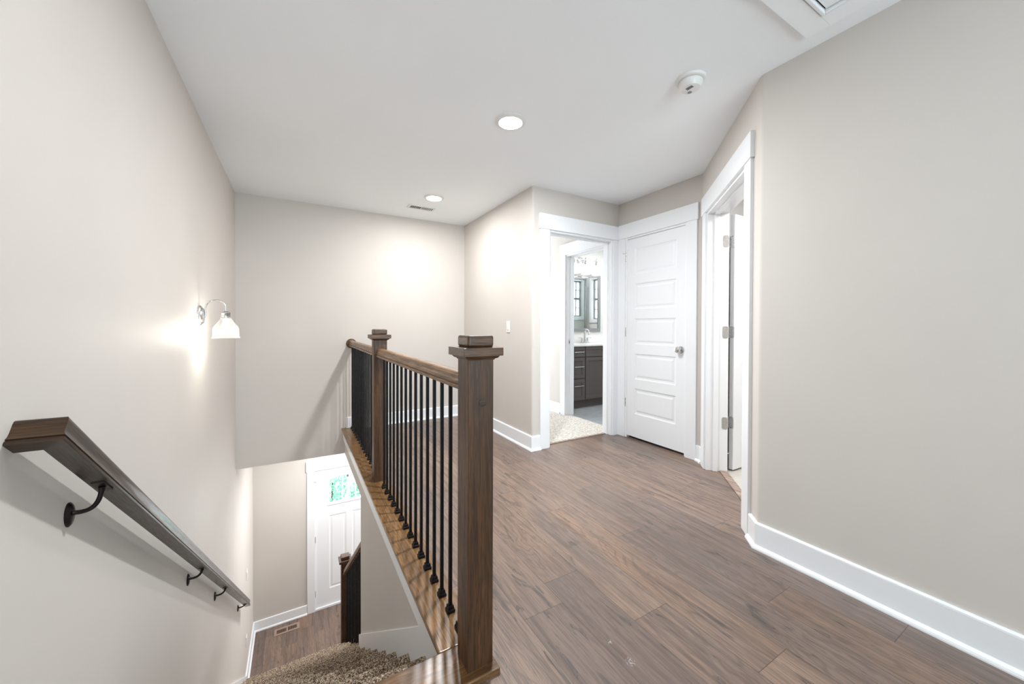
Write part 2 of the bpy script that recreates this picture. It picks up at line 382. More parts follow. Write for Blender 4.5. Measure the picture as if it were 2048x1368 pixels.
# wall behind the camera with a hole for the added window
bm = bmesh.new()
bx(bm, XL, -0.35, -3.0, -2.88, 0, HC); bx(bm, 1.95, XR, -3.0, -2.88, 0, HC)
bx(bm, -0.35, 1.95, -3.0, -2.88, 0, 0.2); bx(bm, -0.35, 1.95, -3.0, -2.88, 2.38, HC)
struct('wall_front', bm, 'wall')
bm = bmesh.new()
for x in (-0.35, 0.40, 1.15, 1.90): bx(bm, x, x+0.05, -2.97, -2.93, 0.2, 2.38)
for z in (0.2, 1.27, 2.33): bx(bm, -0.35, 1.95, -2.965, -2.935, z, z+0.05)
wn = struct('window_added', bm, 'trim')  # unseen window, added to go with the rear fill light
obj('pane', B(-0.33, 1.93, -2.952, -2.948, 0.22, 2.36), 'pane', wn)

# bedroom behind the left doorway
bm = bmesh.new(); bx(bm, XC+0.12, 3.0, 3.99, 6.0, 0, HC)
bm.free()
bm = bmesh.new()
bx(bm, 3.0, 3.115, 3.80, 6.0, 0, HC); bx(bm, 3.0, 3.115, 2.985, 3.06, 0, HC); bx(bm, 3.0, 3.115, 3.06, 3.80, 2.06, HC)
struct('wall_bathroom', bm, 'wall')
struct('wall_bedroom_back', B(1.995, 3.115, 5.95, 6.05, 0, HC), 'wall')
struct('floor_bedroom', B(1.995, 3.055, 2.955, 5.95, -0.02, 0.006), 'bed_carpet')
struct('floor_bathroom', B(3.055, 6.3, 2.99, 4.60, -0.02, 0.0), 'bath_tile')
YV = 4.55; XE = 5.32; YS = 3.0
struct('wall_bathroom_back', B(3.115, XE+0.1, YV, YV+0.1, 0, HC), 'whitewall')
bm = bmesh.new()   # east wall with window hole y 3.30..3.95
bx(bm, XE, XE+0.1, YS, 3.22, 0, HC); bx(bm, XE, XE+0.1, 3.80, YV, 0, HC); bx(bm, XE, XE+0.1, 3.22, 3.80, 0, 1.30); bx(bm, XE, XE+0.1, 3.22, 3.80, 2.12, HC)
struct('wall_bathroom_east', bm, 'whitewall')
bm = bmesh.new()
bx(bm, 3.115, 4.50, YS-0.1, YS, 0, HC); bx(bm, 5.22, XE+0.1, YS-0.1, YS, 0, HC); bx(bm, 4.50, 5.22, YS-0.1, YS, 0, 1.36); bx(bm, 4.50, 5.22, YS-0.1, YS, 2.10, HC)
struct('wall_bathroom_south', bm, 'whitewall')
def window(name, axis, p, a0, a1, z0, z1, nc, nr, side):
    """framed sash in a wall; axis = wall normal axis; side = direction of the room"""
    def q(bm, a, b, n0, n1, z_, zz):
        if axis == 'x': bx(bm, p+n0, p+n1, a, b, z_, zz)
        else: bx(bm, a, b, p+n0, p+n1, z_, zz)
    bm = bmesh.new(); t = 0.075; o = side*0.02
    lo, hi = min(0, o), max(0, o)
    q(bm, a0-t, a0, lo, hi, z0-t, z1+t); q(bm, a1, a1+t, lo, hi, z0-t, z1+t); q(bm, a0, a1, lo, hi, z1, z1+t); q(bm, a0, a1, lo, hi, z0-t, z0)
    wo = struct(name, bm, 'trim')
    bm = bmesh.new(); c = -side*0.05; g = 0.012
    for i in range(nc+1):
        a = a0+(a1-a0)*i/nc; ww = 0.02 if i in (0, nc) else g/2
        q(bm, max(a0, a-ww), min(a1, a+ww), c-0.01, c+0.01, z0, z1)
    for i in range(nr+1):
        z = z0+(z1-z0)*i/nr; ww = 0.022 if i in (0, nr, nr//2) else g/2
        q(bm, a0+0.019, a1-0.019, c-0.008, c+0.008, max(z0, z-ww), min(z1, z+ww))
    obj('sash', bm, 'grey_frame', wo)
    bm = bmesh.new(); q(bm, a0, a1, c-0.002, c+0.002, z0, z1); obj('pane', bm, 'pane', wo)
window('window_2', 'x', XE, 3.22, 3.80, 1.30, 2.12, 3, 4, -1)
window('window_3', 'y', YS, 4.50, 5.22, 1.36, 2.10, 6, 4, 1)

# laundry behind the 45 degree wall
bm = bmesh.new()
prism(bm, [D(0.17, 0.10), D(1.07, 0.10), (2.19, 0.97), (2.19, -1.0), (5.0, -1.0), (5.0, 1.93), (3.05, 1.93)], -0.02, -0.001)
struct('floor_laundry', bm, 'laundry_tile')
struct('wall_laundry_back', B(3.10, 5.0, 1.93, 1.965, 0, HC), 'whitewall')
struct('wall_laundry_east', B(5.0, 5.1, -1.0, 1.97, 0, HC), 'whitewall')
struct('wall_laundry_south', B(2.19, 5.0, -1.1, -1.0, 0, HC), 'whitewall')

# lower level
struct('floor_entry', B(XL, 3.2, 2.4, YF+0.1, ZL-0.05, ZL), 'plank_low')
struct('wall_stair', B(XW, XW+0.115, 0.6, 3.29, ZL, ZS), 'wall')
bm = bmesh.new()
bx(bm, XL, 0.215, YF, YF+0.12, ZL, ZS); bx(bm, 1.135, 3.2, YF, YF+0.12, ZL, ZS); bx(bm, 0.215, 1.135, YF, YF+0.12, -0.945, ZS)
struct('wall_entry_front', bm, 'wall')
struct('wall_entry_right', B(3.2, 3.3, 2.4, YF+0.12, ZL, ZS), 'wall')
struct('wall_entry_rear', B(0.57, 3.2, 2.3, 2.4, ZL, ZS), 'wall')
struct('ceiling_entry_front', B(XL, 3.3, YB+0.12, YF+0.12, ZS, ZS+0.06), 'ceil')
struct('ceiling_entry_side', B(2.2, 3.3, 2.3, YB+0.12, ZS, ZS+0.06), 'ceil')

# ---------------------------------------------------------------- baseboards
BP = [(0, 0), (0.030, 0), (0.030, 0.006), (0.027, 0.014), (0.020, 0.020), (0.0155, 0.022), (0.0155, 0.124), (0.0145, 0.130), (0.011, 0.1335), (0, 0.134)]
def baseboard(name, path, z0=0.0):
    return struct(name, sweep_plan(bmesh.new(), path, BP, z0), 'trim')
# path direction is chosen so the room lies to the left of it
baseboard('baseboard_back', [(1.962, YD), (XC, YD), (XC, YB), (XW+0.012, YB)][::1])
baseboard('baseboard_corner', [D(0.06, 0), (XK, 1.922), (XK, 1.962)])
baseboard('baseboard_right', [(XR, -2.88), (XR, 1.0248), D(1.175, 0)])
baseboard('baseboard_left', [(XL, 1.07), (XL, -2.88)])
baseboard('baseboard_bedroom', [(3.0, 3.905), (3.0, 5.95)])
baseboard('baseboard_entry', [(0.116, YF), (XL, YF), (XL, 5.17)], ZL)
baseboard('baseboard_entry_right', [(3.2, YF), (1.235, YF)], ZL)

# ---------------------------------------------------------------- door casings (craftsman: flat legs, taller head with small overhang)
CASE_LABEL = None
def casing(name, fr, a0, a1, ztop, z0=0.0, depth=0.12, cw=0.1, stop=True, left=True, right=True, headl=0.013, headr=0.013):
    """fr(a, n) -> plan point; a along the wall, n into the wall; opening a0..a1"""
    bm = bmesh.new()
    def pr(b0, b1, n0, n1, z_, zz): prism(bm, [fr(b0, n0), fr(b1, n0), fr(b1, n1), fr(b0, n1)], z_, zz)
    if left: pr(a0-cw, a0, -0.018, 0, z0, ztop)
    if right: pr(a1, a1+cw, -0.018, 0, z0, ztop)
    pr(a0-cw-headl, a1+cw+headr, -0.024, 0, ztop, ztop+0.142)
    o = struct(name, bm, 'trim', bevel=0.002, seg=2)
    bm = bmesh.new()
    t = 0.004
    pr(a0-0.001, a0+t+0.014, -0.004, depth+0.002, z0, ztop+0.001); pr(a1-t-0.014, a1+0.001, -0.004, depth+0.002, z0, ztop+0.001)
    pr(a0+0.018, a1-0.018, -0.004, depth+0.002, ztop-0.018, ztop+0.001)
    if stop:
        pr(a0+0.017, a0+0.029, 0.045, 0.08, z0, ztop-0.017); pr(a1-0.029, a1-0.017, 0.045, 0.08, z0, ztop-0.017)
        pr(a0+0.029, a1-0.029, 0.045, 0.08, ztop-0.031, ztop-0.017)
    obj('jamb', bm, 'trim', o, bevel=0.0015)
    return o
frB = lambda a, n: (a, YD+n)
c1 = casing('trim_1', frB, 2.058, 2.88, 2.057, depth=0.115, cw=0.1, headr=-0.013)
frK = lambda a, n: (XK+n, 4.825-a)      # a grows towards the camera: a = 4.825 - y
c2 = casing('trim_2', frK, 4.825-2.763, 4.825-2.062, 2.064, depth=0.10, stop=False, headl=-0.013)
c3 = casing('trim_3', D, 0.168, 1.072, 2.062, depth=0.150)
frI = lambda a, n: (3.0+n, 7.0-a)       # bathroom doorway, a = 7 - y
c4 = casing('trim_4', frI, 7-3.80, 7-3.055, 2.062, depth=0.115, headr=-0.04, cw=0.1)
frF = lambda a, n: (a, YF+n)
c5 = casing('trim_5', frF, 0.218, 1.132, -0.945, ZL, 0.12, stop=False)
# strike plates
def strike(parent, pts):
    bm = bmesh.new(); bx(bm, *pts); o = tag(obj('strike_plate', bm, 'nickel', parent, bevel=0.0008), 'small nickel strike plate')
    return o
s1 = strike(c1, (2.8605, 2.8625, 2.925, 2.95, 0.91, 0.97))
obj('strike_hole_shade', B(2.8595, 2.8606, 2.932, 2.943, 0.927, 0.952), 'dark', s1)  # dark chip painted as the shade in the latch hole
s4 = strike(c4, (3.03, 3.055, 3.780, 3.782, 0.915, 0.975))
obj('strike_hole_shade', B(3.037, 3.048, 3.7792, 3.7802, 0.932, 0.957), 'dark', s4)  # same dark chip for the hole's shade

# transition strips and other trims
struct('trim_6', B(2.062, 2.876, 2.93, 2.96, 0.0, 0.008), 'strip', bevel=0.003)
bm = bmesh.new(); prism(bm, [D(0.186, 0.095), D(1.054, 0.095), D(1.054, 0.148), D(0.186, 0.148)], 0.0, 0.009)
struct('trim_7', bm, 'strip', bevel=0.004)
# white fascia under the balustrade cap and the stair skirts
struct('trim_8', B(XW-0.019, XW, 1.20, YB, -0.105, -0.004), 'trim', bevel=0.002)
NS = 0.188/0.257
def skz(y): return -0.105-0.745*(y-1.526)
def skirt(name, x0, x1, y0, y1, ztopclip, foot):
    bm = bmesh.new()
    pts = [(y0, min(ztopclip, skz(y0)))]
    yc = 1.526+(-0.105-ztopclip)/0.745
    if yc > y0: pts.append((yc, ztopclip))
    pts += [(y1, skz(y1)), (y1, skz(y1)-foot), (y0, min(ztopclip, skz(y0))-foot)]
    a = [bm.verts.new((x0, y, z)) for y, z in pts]; b = [bm.verts.new((x1, y, z)) for y, z in pts]
    n = len(pts); bm.faces.new(a); bm.faces.new(b[::-1])
    for i in range(n): bm.faces.new((a[i], a[(i+1) % n], b[(i+1) % n], b[i]))
    return struct(name, bm, 'trim', bevel=0.002)
skirt('trim_9', XW-0.0155, XW, 1.20, 3.30, -0.02, 0.45)
bm = bmesh.new()
pl = [(1.20, -0.02), (1.41, -0.02), (5.155, ZL+0.134), (5.19, ZL+0.134), (5.19, ZL), (4.9, ZL), (1.20, -0.50)]
a = [bm.verts.new((XL, y, z)) for y, z in pl]; b = [bm.verts.new((XL+0.0155, y, z)) for y, z in pl]
bm.faces.new(a); bm.faces.new(b[::-1])
for i in range(len(pl)): bm.faces.new((a[i], a[(i+1) % len(pl)], b[(i+1) % len(pl)], b[i]))
struct('trim_10', bm, 'trim', bevel=0.002)

# ---------------------------------------------------------------- doors
def leaf(bm, T, W, H, th, panels, holes=(), back=True):
    """door slab in (u, z, d) with recessed raised panels; T maps to the world"""
    xs = sorted({0, W}|{v for p in list(panels)+list(holes) for v in (p[0], p[2])})
    zs = sorted({0, H}|{v for p in list(panels)+list(holes) for v in (p[1], p[3])})
    def V(u_, z, d): return bm.verts.new(T(u_, z, d))
    def Q(*p): bm.faces.new([V(*q) for q in p])
    for side in (0, 1) if back else (0,):
        base = 0 if side == 0 else th; sg = 1 if side == 0 else -1
        for i in range(len(xs)-1):
            for j in range(len(zs)-1):
                cx, cz = (xs[i]+xs[i+1])/2, (zs[j]+zs[j+1])/2
                if any(p[0] < cx < p[2] and p[1] < cz < p[3] for p in list(panels)+list(holes)): continue
                Q((xs[i], zs[j], base), (xs[i+1], zs[j], base), (xs[i+1], zs[j+1], base), (xs[i], zs[j+1], base))
        for p in panels:
            lv = [(0, 0), (0.010, 0.007), (0.024, 0.0085), (0.042, 0.003)]
            R = [[(p[0]+o, p[1]+o, base+sg*d), (p[2]-o, p[1]+o, base+sg*d), (p[2]-o, p[3]-o, base+sg*d), (p[0]+o, p[3]-o, base+sg*d)] for o, d in lv]
            for a_, b_ in zip(R, R[1:]):
                for k_ in range(4): Q(a_[k_], a_[(k_+1) % 4], b_[(k_+1) % 4], b_[k_])
            Q(*R[-1])
    for (a_, b_) in (((0, 0), (W, 0)), ((W, 0), (W, H)), ((W, H), (0, H)), ((0, H), (0, 0))):
        Q((a_[0], a_[1], 0), (b_[0], b_[1], 0), (b_[0], b_[1], th), (a_[0], a_[1], th))
    for p in holes:
        c = [(p[0], p[1]), (p[2], p[1]), (p[2], p[3]), (p[0], p[3])]
        for k_ in range(4):
            a_, b_ = c[k_], c[(k_+1) % 4]; Q((*a_, 0), (*b_, 0), (*b_, th), (*a_, th))
    bmesh.ops.remove_doubles(bm, verts=bm.verts[:], dist=1e-5)
    return bm
PZ = [(0.235, 0.495), (0.590, 0.850), (0.945, 1.205), (1.300, 1.560), (1.655, 1.915)]
# closet door: hinge side far (y 2.757), latch near
W1 = 0.690
T1 = lambda u_, z, d: (XK+0.004+d, 2.757-u_, 0.024+z)
bm = leaf(bmesh.new(), T1, W1, 2.019, 0.035, [(0.105, a, W1-0.105, b) for a, b in PZ])
d1 = struct('door_1', bm, 'trim')
bm = lathe(bmesh.new(), (XK+0.004, 2.122, 0.942), [(0.032, 0), (0.032, 0.004), (0.028, 0.008), (0.012, 0.010), (0.011, 0.028), (0.016, 0.034), (0.026, 0.042), (0.028, 0.052), (0.024, 0.062), (0.012, 0.067), (0.001, 0.068)], (-1, 0, 0), 28)
tag(obj('door_knob', bm, 'nickel', d1, smooth=True), 'brushed nickel round knob')
def hinge_flush(parent, x, y, z, dirx=-1, ydir=None):
    bm = lathe(bmesh.new(), (x, y, z-0.045), [(0.0055, 0), (0.0065, 0.001), (0.0065, 0.089), (0.0055, 0.09), (0.003, 0.094)], n=12)
    o = tag(obj('hinge', bm, 'nickel', parent, smooth=True), 'small nickel hinge barrel'); return o
for z in (1.865, 1.09, 0.362): hinge_flush(d1, XK-0.003, 2.7605, z)
bm = tube(bmesh.new(), [(XK-0.006, 2.765, 1.905), (XK-0.03, 2.772, 1.905), (XK-0.034, 2.775, 1.905)], [0.003, 0.003, 0.006], 8)
obj('door_stop', bm, 'nickel', d1)
# laundry door: leaf stands open along +x behind the 45 degree wall
HX, HY = 2.994, 1.702
T2 = lambda u_, z, d: (HX+u_, HY-0.035+d, 0.012+z)
bm = leaf(bmesh.new(), T2, 0.86, 2.025, 0.035, [(0.11, a, 0.75, b) for a, b in PZ])
d2 = struct('door_2', bm, 'trim')
def rrect(bm, P0, e1, e2, n_, w_, h_, r_, th_):
    """rounded rectangle plate: P0 centre, e1/e2 in-plane unit vectors, n_ normal"""
    P0, e1, e2, n_ = Vector(P0), Vector(e1), Vector(e2), Vector(n_)
    pts = []
    for cx, cy, a_ in ((w_/2-r_, h_/2-r_, 0), (-w_/2+r_, h_/2-r_, PI/2), (-w_/2+r_, -h_/2+r_, PI), (w_/2-r_, -h_/2+r_, 1.5*PI)):
        pts += arc(cx, cy, r_, a_, a_+PI/2, 5)
    return loft(bm, [[P0+e1*x_+e2*y_ for x_, y_ in pts], [P0+e1*x_+e2*y_+n_*th_ for x_, y_ in pts]])
u3, n3 = (u45.x, u45.y, 0), (nn.x, nn.y, 0)
for z in (1.822, 1.105, 0.385):
    bm = lathe(bmesh.new(), (2.966, 1.7035, z-0.047), [(0.0065, 0), (0.0065, 0.094)], n=12)
    obh = obj('hinge', bm, 'nickel', d2, smooth=True); tag(obh, 'nickel butt hinge joining door to jamb')
    obj('hinge_leaf', rrect(bmesh.new(), (HX-0.0005, HY-0.0175, z), (0, 1, 0), (0, 0, 1), (-1, 0, 0), 0.034, 0.094, 0.012, 0.002), 'nickel', obh)
    q = D(0.1862, 0.129)
    obj('hinge_leaf', rrect(bmesh.new(), (q[0], q[1], z), n3, (0, 0, 1), u3, 0.040, 0.094, 0.012, 0.002), 'nickel', obh)
    obj('hinge_arm', B(2.966, HX, 1.700, 1.7035, z-0.045, z+0.045), 'nickel', obh)
# front door
T3 = lambda u_, z, d: (0.224+u_, YF+0.006+d, -2.958+z)
gl = [(0.180, 1.49, 0.354, 1.873), (0.370, 1.49, 0.536, 1.873), (0.552, 1.49, 0.722, 1.873)]
bm = leaf(bmesh.new(), T3, 0.902, 2.008, 0.044, [(0.180, 0.235, 0.412, 1.31), (0.49, 0.235, 0.722, 1.31)], gl)
d3 = struct('door_3', bm, 'trim')
for g in gl:
    x0, z0, x1, z1 = 0.224+g[0], -2.958+g[1], 0.224+g[2], -2.958+g[3]
    obj('pane', B(x0, x1, YF+0.026, YF+0.03, z0, z1), 'pane', d3)
bm = bmesh.new(); x0, x1, z0, z1 = 0.224+0.155, 0.224+0.747, -2.958+1.465, -2.958+1.898
for a in ((x0, x1, z0, z0+0.025), (x0, x1, z1-0.025, z1), (x0, x0+0.025, z0+0.025, z1-0.025), (x1-0.025, x1, z0+0.025, z1-0.025)):
    bx(bm, a[0], a[1], YF-0.004, YF+0.006, a[2], a[3])
obj('glazing_frame', bm, 'trim', d3, bevel=0.003)
for z in (-1.154, -1.953, -2.739): hinge_flush(d3, 0.221, YF-0.003, z)
bm = tube(bmesh.new(), [(0.215, YF-0.006, -1.105), (0.19, YF-0.02, -1.105), (0.245, YF-0.022, -1.105)], 0.004, 8)
obj('door_stop', bm, 'nickel', d3)
struct('trim_11', B(0.218, 1.132, YF-0.015, YF+0.10, ZL, ZL+0.03), 'trim', bevel=0.003)

# ---------------------------------------------------------------- upper balustrade
XN = 0.5225
bal = thing('balustrade', 'stained oak and black iron balustrade along the open stairwell edge', 'railing', (XN, 2.8, 0.0))
bm = bmesh.new(); bx(bm, 0.421, 0.580, 1.2245, YB, 0.0, 0.020)
obj('cap_board', bm, 'oak_cap', bal, bevel=0.0035, seg=3)
def rail_prof():
    h = [(0.0, 0.061), (0.012, 0.0605), (0.0185, 0.0590), (0.0225, 0.0560), (0.0245, 0.0510), (0.0243, 0.045), (0.0238, 0.038), (0.0245, 0.031), (0.0275, 0.0255), (0.0295, 0.0235), (0.0245, 0.0215), (0.0245, 0.0175), (0.0305, 0.0165), (0.0310, 0.0040), (0.0295, 0.0020), (0.0, 0.0)]
    return h+[(-a, b) for a, b in h[-2:0:-1]]
RP = rail_prof()
def rail_y(x, y0, z0, y1, z1, cuts=None):
    return loft(bmesh.new(), [[(x+a, y0, z0+b) for a, b in RP], [(x+a, y1, z1+b) for a, b in RP]])
def newel(parent, x, y, z0, z1):
    """x, y = centre; z1 = underside of the cap"""
    h = 0.0455
    o = obj('newel_post', B(x-h, x+h, y-h, y+h, z0, z1+0.005), 'oak_z', parent, bevel=0.0025, seg=2)
    sq = lambda r_, z: [(x-r_, y-r_, z), (x+r_, y-r_, z), (x+r_, y+r_, z), (x-r_, y+r_, z)]
    bm = loft(bmesh.new(), [sq(0.048, z1), sq(0.0495, z1+0.004), sq(0.056, z1+0.006), sq(0.061, z1+0.012), sq(0.061, z1+0.014), sq(0.070, z1+0.014), sq(0.070, z1+0.041), sq(0.047, z1+0.043)])
    c = obj('newel_cap', bm, 'oak_x', o, bevel=0.0015)
    bm = B(x-0.047, x+0.047, y-0.047, y+0.047, z1+0.042, z1+0.081)
    obj('newel_block', bm, 'oak_x', o, bevel=0.009, seg=4)
    return o
n1 = newel(bal, XN, 1.105+0.0455, 0.0, 1.036)
bm = bmesh.new(); lathe(bm, (0.528, 1.1043, 0.895), [(0.0135, 0), (0.0135, 0.0012), (0.0115, 0.0012), (0.0115, 0.0004)], (0, -1, 0), 28)
obj('wood_plug', bm, 'oak_grab_x', n1)
newel(bal, XN, 2.80+0.0455, 0.015, 1.042)
obj('handrail', rail_y(XN, 1.19, 0.922, 2.802, 0.922), 'oak_y', bal, smooth=True)
obj('handrail', rail_y(XN, 2.89, 0.922, YB-0.012, 0.922), 'oak_y', bal, smooth=True)
bm = lathe(bmesh.new(), (XN, YB, 0.951), [(0.052, 0), (0.053, 0.004), (0.053, 0.010), (0.049, 0.016), (0.043, 0.019), (0.001, 0.020)], (0, -1, 0), 40)
obj('rosette', bm, 'oak_x', bal, smooth=True)
def shoe_bm(x, y, z):
    sq = lambda r_, zz: [(x-r_, y-r_, z+zz), (x+r_, y-r_, z+zz), (x+r_, y+r_, z+zz), (x-r_, y+r_, z+zz)]
    return loft(bmesh.new(), [sq(0.0155, 0), sq(0.0155, 0.012), sq(0.0135, 0.0145), sq(0.0125, 0.0145), sq(0.0115, 0.026), sq(0.0095, 0.029)])
ys = [1.287+0.0993*k_ for k_ in range(15)]+[4.405-0.1*k_ for k_ in range(15)]
b0 = obj('baluster', B(-0.0064, 0.0064, -0.0064, 0.0064, 0.0, 0.906), 'iron', bevel=0.0008)
s0 = obj('baluster_shoe', shoe_bm(0, 0, 0), 'iron', b0, bevel=0.0012)
for i, y in enumerate(ys):
    if i == 0: b, s = b0, s0
    else:
        b = b0.copy(); C.objects.link(b); s = s0.copy(); C.objects.link(s); s.parent = b
    b.parent = bal; b.location = (0, y-2.8, 0.018)
# landing nosing board at the stair head
tag(obj('landing_nosing', B(XL, 0.580, 1.073, 1.224, -0.018, 0.020), 'oak_land', loc=(0, 1.15, 0), bevel=0.004, seg=3), 'glossy stained oak nosing board across the top of the stairs', 'stair nosing')

# ---------------------------------------------------------------- wall handrail
xr = -0.4565
RH = [(0.0, .060), (.009, .0597), (.0138, .058), (.0166, .054), (.0176, .048), (.0172, .038), (.0168, .028), (.0180, .020), (.0203, .0148), (.0213, .0128), (.0178, .0110), (.0178, .0088), (.0218, .0075), (.0218, .0020), (.0205, .0), (0.0, 0.0)]
RH = RH+[(-a, b) for a, b in RH[-2:0:-1]]
SL = 0.756
hr = thing('wall_handrail', 'dark stained oak handrail sloping down the left wall', 'handrail', (XL, 1.2, 0.9))
ya, za = 1.189, 0.888; yb = 4.775
# mitred corner between the sloping rail and the level return to the wall
rot = math.atan(SL); cr, sr = math.cos(rot), math.sin(rot)
r0 = [(xr+a, ya-a*cr+b*sr, za+a*sr+b*cr) for a, b in RH]   # mitre plane; the return keeps the tilt of the rail
r1 = [(xr+a, yb+b*math.sin(rot), za-SL*(yb-ya)+b*math.cos(rot)) for a, b in RH]
obj('sloping_rail', loft(bmesh.new(), [r0, r1]), 'oak_grab', hr, smooth=True)
rw_ = [(XL, ya-a*cr+b*sr, za+a*sr+b*cr) for a, b in RH]
obj('wall_return', loft(bmesh.new(), [rw_, r0]), 'oak_grab_x', hr, smooth=True)
def rail_z(y): return za-SL*(y-ya)
for (yw, zw) in ((1.42, 0.65), (2.628, -0.241), (3.38, -0.809), (4.553, -1.674)):
    zr = rail_z(yw)
    bm = bmesh.new()
    lathe(bm, (XL, yw, zw), [(0.022, 0), (0.022, 0.003), (0.018, 0.007), (0.010, 0.010), (0.001, 0.011)], (1, 0, 0), 20)
    for v in bm.verts: v.co.z = zw+(v.co.z-zw)*1.45
    o = tag(obj('bracket', bm, 'bronze', hr, smooth=True), 'dark bronze curved bracket')
    pts = bez((XL+0.006, yw, zw+0.004), (XL+0.045, yw, zw-0.004), (xr-0.004, yw, zw+0.015), (xr, yw, zr-0.002), 14)
    obj('bracket_arm', tube(bmesh.new(), pts, [0.0075]+[0.0058]*12+[0.007, 0.008], 12), 'bronze', o, smooth=True)
    bm = loft(bmesh.new(), [[(xr+sx*0.013, yw+dy, zr-SL*dy+zz) for sx, dy in ((-1, -0.028), (1, -0.028), (1, 0.028), (-1, 0.028))] for zz in (-0.004, 0.0005)])
    obj('bracket_saddle', bm, 'bronze', o, bevel=0.001)

# ---------------------------------------------------------------- carpeted stairs
stair = thing('staircase', 'carpeted staircase in speckled brown pile going down to the entry', 'stairs', (0, 3.0, ZL))
RISE = (0.02-ZL)/16; TR = 0.257
def step(k_):
    """k-th tread below the landing: its riser above, flat, rounded nosing"""
    ztop = 0.02-RISE*k_; y0 = 1.205+TR*k_-TR; y1 = 1.205+TR*k_     # nosing front at y1
    prof = [(y0-0.03, ztop-0.022)]
    r_ = 0.024
    n_ = 9
    flat_n = 26
    for i in range(1, flat_n): dd = min(1.0, (1-i/flat_n)*(y1-r_-(y0-0.03))/0.06); prof.append((y0-0.03+(y1-r_-(y0-0.03))*i/flat_n, ztop-0.022*(dd*dd*(3-2*dd))))
    for i in range(n_+1):
        a_ = PI/2-PI*i/n_; prof.append((y1-r_+math.cos(a_)*r_, ztop-r_+math.sin(a_)*r_))
    zr0 = ztop-2*r_; 
    for i in range(1, 14): prof.append((y1-0.026, zr0-(RISE-2*r_+0.004)*i/13))
    x0 = XL+0.0155; x1 = XW-0.0155 if y1 < 3.36 else 0.60
    fine = k_ <= 7
    nx_ = int((x1-x0)/(0.007 if fine else 0.02))
    rnd = random.Random(k_)
    bm = bmesh.new(); rows = []
    amp = 0.0016
    for i in range(nx_+1):
        x = x0+(x1-x0)*i/nx_; row = []
        for (y, z) in prof:
            row.append(bm.verts.new((x+(rnd.uniform(-1, 1)*amp*0.6 if 0 < i < nx_ else 0), y+rnd.uniform(-1, 1)*amp, z+rnd.uniform(-1, 1)*amp)))
        rows.append(row)
    for a_, b_ in zip(rows, rows[1:]):
        for j in range(len(prof)-1): bm.faces.new((a_[j], a_[j+1], b_[j+1], b_[j]))
    for row, x in ((rows[0], x0), (rows[-1], x1)):
        back = [bm.verts.new((x, y0-0.03, ztop-RISE-0.03))]
        back.append(bm.verts.new((x, y1-0.03, ztop-RISE-0.03)))
        bm.faces.new(row+[back[1], back[0]])
    return obj('step', bm, 'stair_carpet', stair, smooth=False)
for k_ in range(1, 16): step(k_)
bm = bmesh.new()   # last riser down to the entry floor, first riser under the landing
bx(bm, XL+0.0155, XW-0.0155, 1.15, 1.20, 0.02-RISE-0.03, -0.018)
obj('top_riser', bm, 'stair_carpet', stair)
# white outer stringer of the open side
bm = bmesh.new(); pl = [(3.292, ZL+0.0), (5.03, ZL+0.0), (5.03, ZL+0.16)]+[(3.292, 0.02-RISE*9-0.03)]
a = [bm.verts.new((0.60, y, z)) for y, z in pl]; b = [bm.verts.new((0.615, y, z)) for y, z in pl]
bm.faces.new(a); bm.faces.new(b[::-1])
for i in range(4): bm.faces.new((a[i], a[(i+1) % 4], b[(i+1) % 4], b[i]))
obj('stringer', bm, 'trim', stair)

# ---------------------------------------------------------------- lower balustrade
lb = thing('balustrade', 'lower stair railing of black balusters with a dark oak newel near the front door', 'railing', (0.50, 4.93, ZL))
nwl = newel(lb, 0.5025, 4.935, ZL+0.187, -1.735)
def lrz(y): return -0.672-0.756*(y-3.385)-0.061
bm = loft(bmesh.new(), [[(0.5025+a, y, lrz(y)+b) for a, b in RP] for y in (3.292, 4.89)])
obj('handrail', bm, 'oak_y', lb, smooth=True)
for i in range(14):
    y = 3.40+i*0.105
    kk = math.ceil((y-1.205)/TR); zt = 0.02-RISE*kk
    b = obj('baluster', B(0.5025-0.0064, 0.5025+0.0064, y-0.0064, y+0.0064, zt, lrz(y)+0.012), 'iron', lb, bevel=0.0008)
    obj('baluster_shoe', shoe_bm(0.5025, y, zt), 'iron', b)

# ---------------------------------------------------------------- wall sconce
SY, SX = 2.936, -0.388
sc = thing('wall_sconce', 'nickel gooseneck wall sconce with clear bell glass shade, lit', 'wall light', (XL, SY, 1.205))
bm = lathe(bmesh.new(), (XL, SY, 1.207), [(0.062, 0), (0.062, 0.008), (0.058, 0.013), (0.050, 0.015), (0.046, 0.022), (0.020, 0.026), (0.010, 0.028), (0.001, 0.028)], (1, 0, 0), 40)
obj('backplate', bm, 'nickel', sc, smooth=True)
pts = [(XL+0.024, SY, 1.203), (-0.492, SY, 1.203)]
bm = tube(bmesh.new(), [(XL+0.02, SY, 1.203), (-0.488, SY, 1.203)], 0.0045, 12)
pts = [(-0.4885, SY, 1.192), (-0.4885, SY, 1.235)]+[(-0.4385-0.05*math.cos(a_), SY, 1.255+0.051*math.sin(a_)) for a_ in [PI*i/16 for i in range(17)]]+[(SX, SY, 1.236)]
tube(bm, pts, 0.0042, 12)
obj('arm', bm, 'nickel', sc, smooth=True)
bm = lathe(bmesh.new(), (SX, SY, 1.190), [(0.030, 0), (0.030, 0.004), (0.024, 0.006), (0.024, 0.030), (0.026, 0.033), (0.026, 0.037), (0.018, 0.043), (0.008, 0.048)], n=28)
obj('socket', bm, 'nickel', sc, smooth=True)
